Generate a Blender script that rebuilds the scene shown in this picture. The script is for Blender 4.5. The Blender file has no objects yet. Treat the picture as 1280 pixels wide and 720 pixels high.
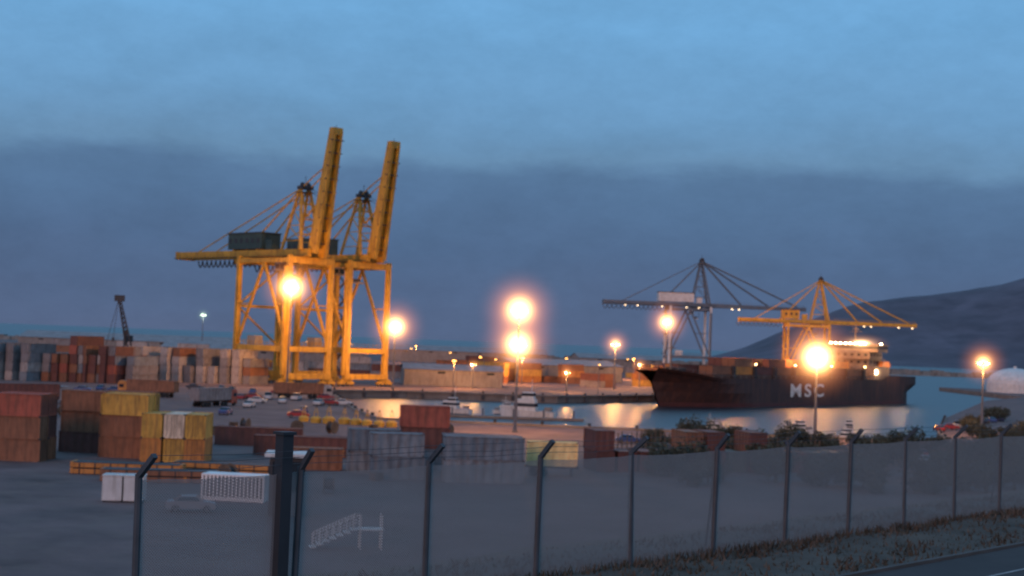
import bpy, math, random, bmesh, mathutils
from mathutils import Vector, Matrix
random.seed(7)
scene = bpy.context.scene
COL = scene.collection
scene.view_settings.view_transform = 'Standard'
scene.view_settings.look = 'None'
scene.view_settings.exposure = 0

# ------------------------------------------------------------ materials
def newmat(name):
    m = bpy.data.materials.new(name); m.use_nodes = True
    nt = m.node_tree
    return m, nt, nt.nodes.get('Principled BSDF'), nt.nodes.get('Material Output')

MATS = {}
def mat(name, col, rough=0.7, metal=0.0, var=0.25, scale=0.6, dirt=None, dirt_amt=0.4, bump=0.0, streak=False):
    if name in MATS: return MATS[name]
    m, nt, p, o = newmat(name)
    N = nt.nodes; L = nt.links
    tc = N.new('ShaderNodeTexCoord')
    n1 = N.new('ShaderNodeTexNoise'); n1.inputs['Scale'].default_value = scale; n1.inputs['Detail'].default_value = 6
    n1.inputs['Roughness'].default_value = 0.65
    L.new(tc.outputs['Object'], n1.inputs['Vector'])
    mr = N.new('ShaderNodeMapRange'); mr.inputs[1].default_value = 0.3; mr.inputs[2].default_value = 0.7
    mr.inputs[3].default_value = 1 - var; mr.inputs[4].default_value = 1 + var
    L.new(n1.outputs[0], mr.inputs[0])
    mx = N.new('ShaderNodeVectorMath'); mx.operation = 'SCALE'
    mx.inputs[0].default_value = col[:3]
    L.new(mr.outputs[0], mx.inputs['Scale'])
    out = mx.outputs[0]
    if dirt:
        n2 = N.new('ShaderNodeTexNoise'); n2.inputs['Scale'].default_value = scale * 2.3; n2.inputs['Detail'].default_value = 8
        mp = N.new('ShaderNodeMapping')
        if streak: mp.inputs['Scale'].default_value = (2.5, 2.5, 0.35)
        L.new(tc.outputs['Object'], mp.inputs[0]); L.new(mp.outputs[0], n2.inputs['Vector'])
        r2 = N.new('ShaderNodeMapRange'); r2.inputs[1].default_value = 0.48; r2.inputs[2].default_value = 0.68
        r2.inputs[4].default_value = dirt_amt
        L.new(n2.outputs[0], r2.inputs[0])
        m2 = N.new('ShaderNodeMix'); m2.data_type = 'RGBA'
        L.new(r2.outputs[0], m2.inputs[0]); L.new(out, m2.inputs[6]); m2.inputs[7].default_value = (*dirt, 1)
        out = m2.outputs[2]
    L.new(out, p.inputs['Base Color'])
    p.inputs['Roughness'].default_value = rough; p.inputs['Metallic'].default_value = metal
    if bump:
        b = N.new('ShaderNodeBump'); b.inputs['Strength'].default_value = bump
        L.new(n1.outputs[0], b.inputs['Height']); L.new(b.outputs[0], p.inputs['Normal'])
    MATS[name] = m; return m

def emat(name, col, s):
    if name in MATS: return MATS[name]
    m, nt, p, o = newmat(name)
    p.inputs['Base Color'].default_value = (*col, 1)
    p.inputs['Emission Color'].default_value = (*col, 1); p.inputs['Emission Strength'].default_value = s
    MATS[name] = m; return m

RUST = (0.10, 0.045, 0.025)
M_yel = mat('crane_yellow_paint', (0.50, 0.28, 0.03), 0.6, 0, .28, .25, (.16,.07,.02), .6, streak=True)
M_yel2 = mat('old_yellow_paint', (0.58, 0.31, 0.04), 0.6, 0, .2, .25, RUST, .4, streak=True)
M_blue = mat('crane_bluegrey_paint', (0.10, 0.13, 0.165), 0.6, 0, .2, .3)
M_whitep = mat('white_paint', (0.62, 0.60, 0.58), 0.6, 0, .15, .5, (.2, .16, .12), .35, streak=True)
M_green = mat('machinery_green', (0.04, 0.065, 0.055), 0.6, 0, .2, .4)
M_dark = mat('dark_steel', (0.035, 0.035, 0.04), 0.6, 0, .3, .6)
M_galv = mat('galvanised_steel', (0.14, 0.14, 0.15), 0.6, 0.2, .2, 1.5)
M_glass = mat('dark_glass', (0.02, 0.03, 0.04), 0.12, 0, .1, 1)
M_conc = mat('concrete', (0.20, 0.16, 0.135), 0.9, 0, .25, .15, (.08, .07, .06), .5)
M_tyre = mat('tyre', (0.02, 0.02, 0.02), 0.9)
M_roofg = mat('sheet_roof', (0.24, 0.21, 0.21), 0.6, 0, .2, .2, (.12, .07, .05), .4)
M_wall = mat('sheet_wall', (0.24, 0.21, 0.19), 0.7, 0, .2, .3, (.12, .08, .06), .5, streak=True)

# ------------------------------------------------------------ mesh builder
class MB:
    def __init__(s): s.v = []; s.f = []; s.m = []
    def quadbox(s, pts, mi):
        b = len(s.v); s.v += [tuple(p) for p in pts]
        for q in ((0,3,2,1),(4,5,6,7),(0,1,5,4),(1,2,6,5),(2,3,7,6),(3,0,4,7)):
            s.f.append(tuple(b+i for i in q)); s.m.append(mi)
    def box(s, c, d, mi=0, rz=0.0, taper=1.0):
        x, y, z = d[0]/2, d[1]/2, d[2]/2
        ca, sa = math.cos(rz), math.sin(rz); P = []
        for zz, k in ((-z, 1), (z, taper)):
            for a, b in ((-x,-y),(x,-y),(x,y),(-x,y)):
                a *= k; b *= k
                P.append((c[0]+a*ca-b*sa, c[1]+a*sa+b*ca, c[2]+zz))
        s.quadbox(P, mi)
    def beam(s, p0, p1, w, h=None, mi=0, w1=None, h1=None):
        h = h or w; w1 = w1 or w; h1 = h1 or h
        p0 = Vector(p0); p1 = Vector(p1); d = (p1-p0).normalized()
        up = Vector((0,0,1)) if abs(d.z) < .97 else Vector((1,0,0))
        a = d.cross(up).normalized(); b = a.cross(d).normalized()
        P = []
        for p, ww, hh in ((p0, w, h), (p1, w1, h1)):
            for i, j in ((-1,-1),(1,-1),(1,1),(-1,1)):
                P.append(p + a*(i*ww/2) + b*(j*hh/2))
        s.quadbox(P, mi)
    def cyl(s, p0, p1, r0, r1=None, n=10, mi=0):
        r1 = r0 if r1 is None else r1
        p0 = Vector(p0); p1 = Vector(p1); d = (p1-p0).normalized()
        up = Vector((0,0,1)) if abs(d.z) < .97 else Vector((1,0,0))
        a = d.cross(up).normalized(); b = a.cross(d)
        B = len(s.v)
        for p, r in ((p0, r0), (p1, r1)):
            for i in range(n):
                t = 2*math.pi*i/n
                s.v.append(tuple(p + a*(r*math.cos(t)) + b*(r*math.sin(t))))
        for i in range(n):
            j = (i+1) % n
            s.f.append((B+i, B+j, B+n+j, B+n+i)); s.m.append(mi)
        s.f.append(tuple(B+i for i in range(n))[::-1]); s.m.append(mi)
        s.f.append(tuple(B+n+i for i in range(n))); s.m.append(mi)
    def dome(s, c, r, h, n=24, k=7, mi=0):
        B = len(s.v)
        for j in range(k):
            a = j/k*math.pi/2
            for i in range(n):
                t = 2*math.pi*i/n
                s.v.append((c[0]+r*math.cos(a)*math.cos(t), c[1]+r*math.cos(a)*math.sin(t), c[2]+h*math.sin(a)))
        s.v.append((c[0], c[1], c[2]+h))
        for j in range(k-1):
            for i in range(n):
                i2 = (i+1) % n
                s.f.append((B+j*n+i, B+j*n+i2, B+(j+1)*n+i2, B+(j+1)*n+i)); s.m.append(mi)
        for i in range(n):
            s.f.append((B+(k-1)*n+i, B+(k-1)*n+(i+1) % n, B+k*n)); s.m.append(mi)
    def face(s, pts, mi=0):
        b = len(s.v); s.v += [tuple(p) for p in pts]
        s.f.append(tuple(range(b, b+len(pts)))); s.m.append(mi)
    def mesh(s, name, mats):
        me = bpy.data.meshes.new(name); me.from_pydata(s.v, [], s.f)
        for m in mats: me.materials.append(m)
        me.polygons.foreach_set('material_index', s.m); me.update()
        return me
    def obj(s, name, mats, loc=(0,0,0), rz=0, parent=None, scale=1):
        return put(name, s.mesh(name+'_mesh', mats), loc, rz, parent, scale)

def put(name, data, loc=(0,0,0), rz=0, parent=None, scale=1):
    o = bpy.data.objects.new(name, data); COL.objects.link(o)
    o.location = loc; o.rotation_euler = (0, 0, rz)
    o.scale = (scale,)*3 if not isinstance(scale, tuple) else scale
    if parent: o.parent = parent
    return o

# ------------------------------------------------------------ world: dusk sky
w = bpy.data.worlds.new('World'); scene.world = w; w.use_nodes = True
nt = w.node_tree; N = nt.nodes; L = nt.links
bg = N['Background']
tc = N.new('ShaderNodeTexCoord')
sep = N.new('ShaderNodeSeparateXYZ'); L.new(tc.outputs['Generated'], sep.inputs[0])
mp = N.new('ShaderNodeMapping'); mp.inputs['Scale'].default_value = (2.6, 2.6, 9); mp.inputs['Location'].default_value=(.6,0,0)
L.new(tc.outputs['Generated'], mp.inputs[0])
no = N.new('ShaderNodeTexNoise'); no.inputs['Scale'].default_value = 2.2; no.inputs['Detail'].default_value = 9; no.inputs['Roughness'].default_value = .62
L.new(mp.outputs[0], no.inputs['Vector'])
ma = N.new('ShaderNodeMath'); ma.operation = 'MULTIPLY_ADD'; ma.inputs[1].default_value = 0.045; ma.inputs[2].default_value = -0.0225
L.new(no.outputs[0], ma.inputs[0])
ad = N.new('ShaderNodeMath'); ad.operation = 'ADD'; L.new(sep.outputs['Z'], ad.inputs[0]); L.new(ma.outputs[0], ad.inputs[1])
mu = N.new('ShaderNodeMath'); mu.operation = 'MULTIPLY'; mu.inputs[1].default_value = 2.0; L.new(ad.outputs[0], mu.inputs[0])
cr = N.new('ShaderNodeValToRGB'); L.new(mu.outputs[0], cr.inputs[0])
stops = [(0.0, (.092,.132,.235)), (.06, (.084,.134,.245)), (.13, (.082,.146,.27)), (.20, (.088,.168,.305)), (.232, (.094,.182,.325)),
         (.258, (.135,.265,.435)), (.33, (.150,.330,.56)), (.45, (.160,.385,.665)), (1.0, (.165,.385,.655))]
el = cr.color_ramp.elements
el[0].position, el[0].color = stops[0][0], (*stops[0][1], 1)
el[1].position, el[1].color = stops[-1][0], (*stops[-1][1], 1)
for p_, c_ in stops[1:-1]:
    e = el.new(p_); e.color = (*c_, 1)
mp2 = N.new('ShaderNodeMapping'); mp2.inputs['Scale'].default_value = (6, 6, 12)
L.new(tc.outputs['Generated'], mp2.inputs[0])
n2 = N.new('ShaderNodeTexNoise'); n2.inputs['Scale'].default_value = 2; n2.inputs['Detail'].default_value = 12; n2.inputs['Roughness'].default_value=.72
L.new(mp2.outputs[0], n2.inputs['Vector'])
mr = N.new('ShaderNodeMapRange'); mr.inputs[1].default_value = .3; mr.inputs[2].default_value = .7; mr.inputs[3].default_value = .90; mr.inputs[4].default_value = 1.10
L.new(n2.outputs[0], mr.inputs[0])
sc = N.new('ShaderNodeVectorMath'); sc.operation = 'SCALE'; L.new(cr.outputs[0], sc.inputs[0]); L.new(mr.outputs[0], sc.inputs['Scale'])
sky = N.new('ShaderNodeTexSky'); sky.sky_type = 'NISHITA'; sky.sun_disc = False
sky.sun_elevation = math.radians(1); sky.sun_rotation = math.radians(200)
s2 = N.new('ShaderNodeVectorMath'); s2.operation = 'SCALE'; s2.inputs['Scale'].default_value = 0.0015; L.new(sky.outputs[0], s2.inputs[0])
av = N.new('ShaderNodeVectorMath'); av.operation = 'ADD'; L.new(sc.outputs[0], av.inputs[0]); L.new(s2.outputs[0], av.inputs[1])
L.new(av.outputs[0], bg.inputs['Color']); bg.inputs['Strength'].default_value = 1.0

sun = bpy.data.lights.new('sun', 'SUN'); sun.energy = 0.9; sun.color = (1, .50, .34); sun.angle = math.radians(20)
so = put('sun', sun); so.rotation_euler = (math.radians(74), 0, math.radians(-22))

# ------------------------------------------------------------ sea
m_sea, nts, p, o = newmat('sea_water')
p.inputs['Base Color'].default_value = (.016, .022, .03, 1); p.inputs['Roughness'].default_value = .3
tcs = nts.nodes.new('ShaderNodeTexCoord'); ns = nts.nodes.new('ShaderNodeTexNoise'); ns.inputs['Scale'].default_value = .5; ns.inputs['Detail'].default_value = 7
nts.links.new(tcs.outputs['Object'], ns.inputs['Vector'])
b = nts.nodes.new('ShaderNodeBump'); b.inputs['Strength'].default_value = .9; b.inputs['Distance'].default_value = .9
nts.links.new(ns.outputs[0], b.inputs['Height']); nts.links.new(b.outputs[0], p.inputs['Normal'])
mb = MB(); mb.face([(-30000,-3000,0),(30000,-3000,0),(30000,40000,0),(-30000,40000,0)])
mb.obj('sea', [m_sea], (0,0,-2))

# ------------------------------------------------------------ port ground
m_yard = mat('yard_asphalt', (0.135, 0.086, 0.082), 0.92, 0, .45, .10, (.17,.115,.10), .6)
pts = [(-1600,15),(900,15),(900,800),(240,785),(235,640),(190,560),(118,380),(92,300),(84,266),(-25,274),(-32,300),(-45,370),
       (-62,398),(-30,420),(15,427),(140,574),(170,640),(180,900),(60,1250),(-200,1330),(-1600,1380)]
mb = MB(); mb.face([(x,y,0) for x,y in pts], 0)
for i in range(len(pts)):
    a = pts[i]; c = pts[(i+1) % len(pts)]
    mb.face([(a[0],a[1],0),(a[0],a[1],-6),(c[0],c[1],-6),(c[0],c[1],0)], 1)
mb.obj('port_ground', [m_yard, M_conc])
mb = MB()
for i in range(6, 17):
    a = pts[i]; c = pts[i+1]
    mb.beam((a[0],a[1],.15),(c[0],c[1],.15), .9, .5)
    d = Vector((c[0]-a[0],c[1]-a[1],0)); n_ = int(d.length//9)
    for k in range(n_):
        q = Vector((a[0],a[1],0))+d*((k+.5)/n_)
        mb.cyl((q.x,q.y,.4),(q.x,q.y,.95),.25,.35,8,1); mb.box((q.x,q.y,-.9),(.9,.9,1.4),1)
mb.obj('quay_edge', [M_conc, M_dark])

# ------------------------------------------------------------ embankment
DX, DY = 0.689, 0.725
NX, NY = -0.725, 0.689
P0 = (-6.76, 26.3)
def FP(t, s): return (P0[0]+DX*t+NX*s, P0[1]+DY*t+NY*s)
def ez(s):
    if s < -24: return 14.2
    if s < -13: 
        k = (s+24)/11; k = k*k*(3-2*k); return 14.2*(1-k)+10.3*k
    if s < 1: return 10.3
    k = min(1, (s-1)/37); k = k*k*(3-2*k); return 10.3*(1-k)-0.4*k
m_grass = mat('dry_grass', (0.080, 0.064, 0.050), 0.95, 0, .45, .5, (.11,.085,.068), .6, bump=.5)
mb = MB(); ss = [-70,-45,-30,-24,-21,-18,-15,-13,-11,-8,-6,-4.6,-3.5,-2.5,-1.5,-.7,0,1,3,6,9,12,15,18,21,24,27,30,33,36,39]
T = [-130+i*2.5 for i in range(150)]
for t in T:
    for s in ss:
        x, y = FP(t, s); z = ez(s)
        if -4.2 < s < 36 and s != 0: z += random.uniform(-.09,.09)
        mb.v.append((x,y,z))
n = len(ss)
for i in range(len(T)-1):
    for j in range(n-1):
        mb.f.append((i*n+j, (i+1)*n+j, (i+1)*n+j+1, i*n+j+1)); mb.m.append(0)
mb.obj('embankment_terrain', [m_grass])
m_road = mat('asphalt', (0.040, 0.035, 0.036), 0.95, 0, .25, .4, (.055,.048,.046), .5)
M_paint = mat('road_paint', (.35,.33,.32), .8, 0, .3, .5, (.06,.055,.055), .9)
mb = MB()
def strip(mb, s0, s1, z, mi, t0=-120, t1=240, step=6):
    t = t0
    while t < t1:
        a, b_, c, d = FP(t,s0), FP(t+step,s0), FP(t+step,s1), FP(t,s1)
        mb.face([(*a,z),(*b_,z),(*c,z),(*d,z)], mi); t += step
strip(mb, -12.2, -4.9, 10.42, 0)
mb.obj('road', [m_road])
mb = MB(); strip(mb, -7.0, -6.9, 10.428, 0)
t = -120
while t < 240:
    a,b_,c,d = FP(t,-9.6),FP(t+3,-9.6),FP(t+3,-9.5),FP(t,-9.5)
    mb.face([(*a,10.428),(*b_,10.428),(*c,10.428),(*d,10.428)]); t += 9
mb.obj('road_marking', [M_paint])
mb = MB()
a = FP(-120,-4.8); c = FP(240,-4.8); mb.beam((*a,10.40),(*c,10.40),.16,.2)
a = FP(-120,-12.3); c = FP(240,-12.3); mb.beam((*a,10.42),(*c,10.42),.18,.3)
mb.obj('road_kerb', [mat('kerb_stone',(.08,.068,.062),.9,0,.3,.7)])
mb = MB()
for i in range(26000):
    t = random.uniform(-5, 110); s = random.uniform(-4.5, 3.5)
    if random.random() < .35: s = random.gauss(0, .4)
    x, y = FP(t, s); z = ez(s)-.05; h = random.uniform(.06,.24)*(1.4 if abs(s)<.5 else 1); a = random.uniform(0,6.28)
    dx, dy = math.cos(a)*.05, math.sin(a)*.05
    mb.face([(x-dx,y-dy,z),(x+dx,y+dy,z),(x+random.uniform(-.12,.12),y+random.uniform(-.12,.12),z+h)], random.randint(0,1))
mb.obj('grass_verge', [mat('grass_blade', (.06,.055,.04),.9,0,.4,.8), mat('grass_straw', (.10,.08,.062),.9,0,.4,.8)])

# ------------------------------------------------------------ fence
fence = put('chain_link_fence', None)
mb = MB(); mp_ = MB(); SP = 3.67; zb = 10.25; zt = 13.23
for n_ in range(0, 34):
    x, y = FP(n_*SP, 0)
    lean = random.uniform(-.07,.07)
    mb.cyl((x,y,zb-.3),(x+lean,y,zt+.05),.075,.07,8)
    ax, ay = -NX*.42, -NY*.42
    mb.beam((x+lean,y,zt),(x+ax,y+ay,zt+.43),.10,.10)
    if n_ % 5 == 0 and n_:
        x2,y2 = FP(n_*SP+.5,.6); mb.cyl((x2,y2,zb),(x,y,zt-.5),.035,n=6)
    if n_ < 33:
        x1, y1 = FP((n_+1)*SP, 0)
        for k in (.3,.62,.95):
            q0 = Vector((x+ax*k,y+ay*k,zt+.45*k)); q1 = Vector((x1+ax*k,y1+ay*k,zt+.45*k)); mid=(q0+q1)/2-Vector((0,0,random.uniform(.01,.06)))
            mb.beam(q0,mid,.01); mb.beam(mid,q1,.01)
        K=6; prev=None
        for k in range(K+1):
            u=k/K; sag=-.05-.05*math.sin(u*math.pi)+random.uniform(-.012,.012)
            cur=(x+(x1-x)*u, y+(y1-y)*u, zt+sag)
            if prev: mp_.face([(prev[0],prev[1],zb),(cur[0],cur[1],zb),cur,prev])
            prev=cur
x,y = FP(.93*SP,0); mb.box((x-.08,y-.15,12),(.26,.26,3.9),1,.81); mb.box((x-.08,y-.15,13.98),(.34,.34,.06),1,.81)
mb.obj('posts', [mat('fence_post', (.06,.068,.08),.6,.1,.2,2), mat('gate_post_dark',(.025,.028,.035),.7)], parent=fence)
m_f, ntf, p, o = newmat('wire_mesh')
p.inputs['Base Color'].default_value = (.30,.275,.27,1); p.inputs['Roughness'].default_value = .7
tr = ntf.nodes.new('ShaderNodeBsdfTransparent'); mxs = ntf.nodes.new('ShaderNodeMixShader')
tcf = ntf.nodes.new('ShaderNodeTexCoord'); 
rot = ntf.nodes.new('ShaderNodeMapping'); rot.inputs['Rotation'].default_value=(0,0,-math.atan2(DY,DX)); ntf.links.new(tcf.outputs['Object'],rot.inputs[0])
sx = ntf.nodes.new('ShaderNodeSeparateXYZ'); ntf.links.new(rot.outputs[0], sx.inputs[0])
def fm(op,a,b=None):
    n = ntf.nodes.new('ShaderNodeMath'); n.operation=op
    for i,v in enumerate((a,b)):
        if v is None: continue
        if isinstance(v,(int,float)): n.inputs[i].default_value=v
        else: ntf.links.new(v,n.inputs[i])
    return n.outputs[0]
d1 = fm('PINGPONG', fm('ADD',sx.outputs[0],sx.outputs[2]), .03)
d2 = fm('PINGPONG', fm('SUBTRACT',sx.outputs[0],sx.outputs[2]), .03)
wire = fm('LESS_THAN', fm('MINIMUM',d1,d2), .0125)
ntf.links.new(wire, mxs.inputs[0]); ntf.links.new(tr.outputs[0], mxs.inputs[1]); ntf.links.new(p.outputs[0], mxs.inputs[2]); ntf.links.new(mxs.outputs[0], o.inputs['Surface'])
mp_.obj('wire_mesh', [m_f], parent=fence)

# ------------------------------------------------------------ lamps with added glow volumes imitating lens bloom
def bloom_mat(name, peak, R, core, col, ccol=(1,.55,.2)):  # self-glowing volume, brightest at its centre, drawn as a lens bloom halo
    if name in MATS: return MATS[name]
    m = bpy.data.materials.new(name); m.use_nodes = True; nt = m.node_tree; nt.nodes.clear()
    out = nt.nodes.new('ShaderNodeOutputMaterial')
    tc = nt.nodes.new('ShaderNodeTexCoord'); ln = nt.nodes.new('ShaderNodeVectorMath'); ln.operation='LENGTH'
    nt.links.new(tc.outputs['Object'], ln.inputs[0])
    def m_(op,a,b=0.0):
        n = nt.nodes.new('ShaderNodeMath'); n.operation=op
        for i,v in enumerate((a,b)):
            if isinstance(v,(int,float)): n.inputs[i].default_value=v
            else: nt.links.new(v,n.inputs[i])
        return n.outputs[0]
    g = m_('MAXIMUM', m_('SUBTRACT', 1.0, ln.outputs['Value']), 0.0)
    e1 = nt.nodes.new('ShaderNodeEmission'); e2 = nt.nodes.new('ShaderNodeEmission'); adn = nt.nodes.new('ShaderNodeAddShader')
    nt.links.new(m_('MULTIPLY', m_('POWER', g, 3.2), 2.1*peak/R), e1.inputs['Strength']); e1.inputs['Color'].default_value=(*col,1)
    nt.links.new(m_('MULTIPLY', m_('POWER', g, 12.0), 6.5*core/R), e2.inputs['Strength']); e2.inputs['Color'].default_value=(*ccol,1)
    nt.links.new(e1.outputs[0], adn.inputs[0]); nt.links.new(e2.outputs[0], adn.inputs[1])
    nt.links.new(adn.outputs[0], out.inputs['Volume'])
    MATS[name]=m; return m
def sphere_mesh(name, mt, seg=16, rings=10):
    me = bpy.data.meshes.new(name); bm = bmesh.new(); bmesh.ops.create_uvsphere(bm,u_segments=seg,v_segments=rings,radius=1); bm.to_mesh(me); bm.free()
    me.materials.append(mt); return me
M_em = emat('sodium_lamp_glass', (1,.62,.22), 60)
M_emw = emat('white_lamp_glass', (.85,1,.75), 14)
def high_mast(x, y, z, power, R, peak, core, heads=6, tiers=(0,), rad=1.1, col=(1,.30,.10), lcol=(1,.42,.11), em=None, ccol=(1,.52,.17)):
    mb = MB()
    mb.cyl((0,0,0),(0,0,z),.32,.14,10,0); mb.cyl((0,0,0),(0,0,.4),.6,.5,10,2)
    for dz in tiers:
        zz = z+dz
        mb.cyl((0,0,zz-.15),(0,0,zz+.05),rad*.75,rad*.75,12,0)
        for k in range(heads):
            a = 2*math.pi*k/heads; cx, cy = rad*math.cos(a), rad*math.sin(a)
            mb.box((cx,cy,zz-.05),(.6,.5,.5),0,a)
            mb.box((cx*1.12,cy*1.12,zz-.1),(.55,.42,.42),1,a)
    o = mb.obj('high_mast_light', [M_galv, em or M_em, M_conc], (x,y,0))
    for dz in tiers:
        l = bpy.data.lights.new('lamp','POINT'); l.energy=power; l.color=lcol; l.shadow_soft_size=rad*1.2
        put('lamp', l, (0,0,z+dz-1.6), parent=o)
        hm = bloom_mat('bloom_glow_%.1f_%.1f_%.1f_%.1f'%(R,peak,core,col[2]), peak, R, core, col, ccol)
        put('bloom_glow', sphere_mesh('bloom_glow',hm), (0,0,z+dz), parent=o, scale=R)  # added glow sphere: the lamp's lens bloom modelled as a volume
    return o
high_mast(-64.5, 411, 29.5, 42000, 12.5, 1.3, 24, 8, rad=1.5)
high_mast(-36, 440, 19.3, 24000, 12, 1.2, 16, 6, rad=1.2)
high_mast(1.5, 251, 21.7, 11000, 9, 1.3, 17, 8, (0,-6.1), 1.0)
high_mast(66.6, 600, 27, 30000, 13, 1.0, 12, 6)
high_mast(39, 520, 16.6, 24000, 8, .9, 6, 5)
high_mast(56.6, 259, 15.3, 16000, 10, 1.5, 30, 8, rad=1.2)
high_mast(101, 300, 15.4, 10000, 6.5, 1.0, 9, 5, rad=.8)
high_mast(-153, 700, 23.6, 3000, 5, .15, 1.6, 4, col=(.6,1,.6), lcol=(.8,1,.8), em=M_emw, rad=.8, ccol=(.8,1,.7))
high_mast(19.5, 472, 6.5, 7000, 5, .5, 2, 3, rad=.5)
high_mast(52, 560, 9, 12000, 5, .5, 2, 3, rad=.5)
high_mast(-12, 470, 8, 7000, 4, .4, 1.5, 3, rad=.5)

mb = MB(); mb.cyl((0,0,0),(0,0,9.5),.14,.09,6,0); mb.beam((0,0,9.4),(1.2,0,9.8),.1,.1); mb.box((1.5,0,9.8),(1.1,.5,.3),0); mb.box((1.5,0,9.5),(1.0,.5,.35),1); mb.cyl((0,0,0),(0,0,.3),.3,.3,8,0)
M_em2 = emat('quay_lamp_glass', (1,.45,.10), 7)
sl = mb.mesh('street_lamp_mesh',[M_galv,M_em2])
spots = [(-10,560),(25,640),(60,720),(-30,700),(5,820),(45,900),(-60,880),(-90,1000),(90,980),(120,690),(20,1050),(150,760),(-20,1180),(80,1100),
         (-130,1150),(-180,1240),(-250,1290),(-330,1330),(-420,1340),(30,470),(85,560),(105,640),(-5,510)]
for k,(x,y) in enumerate(spots):
    put('street_lamp', sl, (x,y,0), random.uniform(0,6.28))
for (x,y,zz,e) in [(5,535,10,26000),(60,680,10,36000),(-60,900,11,40000),(20,1000,11,50000),(112,655,12,46000),(-18,462,9,9000),(100,575,11,24000),(128,620,9,26000)]:
    l = bpy.data.lights.new('quay_lamp','POINT'); l.energy=e; l.color=(1,.36,.08); l.shadow_soft_size=.6
    mbx = MB(); mbx.cyl((0,0,0),(0,0,zz),.2,.12,8,0); mbx.box((0,0,zz+.1),(1.2,.6,.4),1); mbx.box((0,0,zz+.5),(1.4,.8,.2),0)
    po = mbx.obj('street_lamp',[M_galv,M_em2],(x,y,0)); put('bulb', l, (0,0,zz-1), parent=po)

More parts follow.
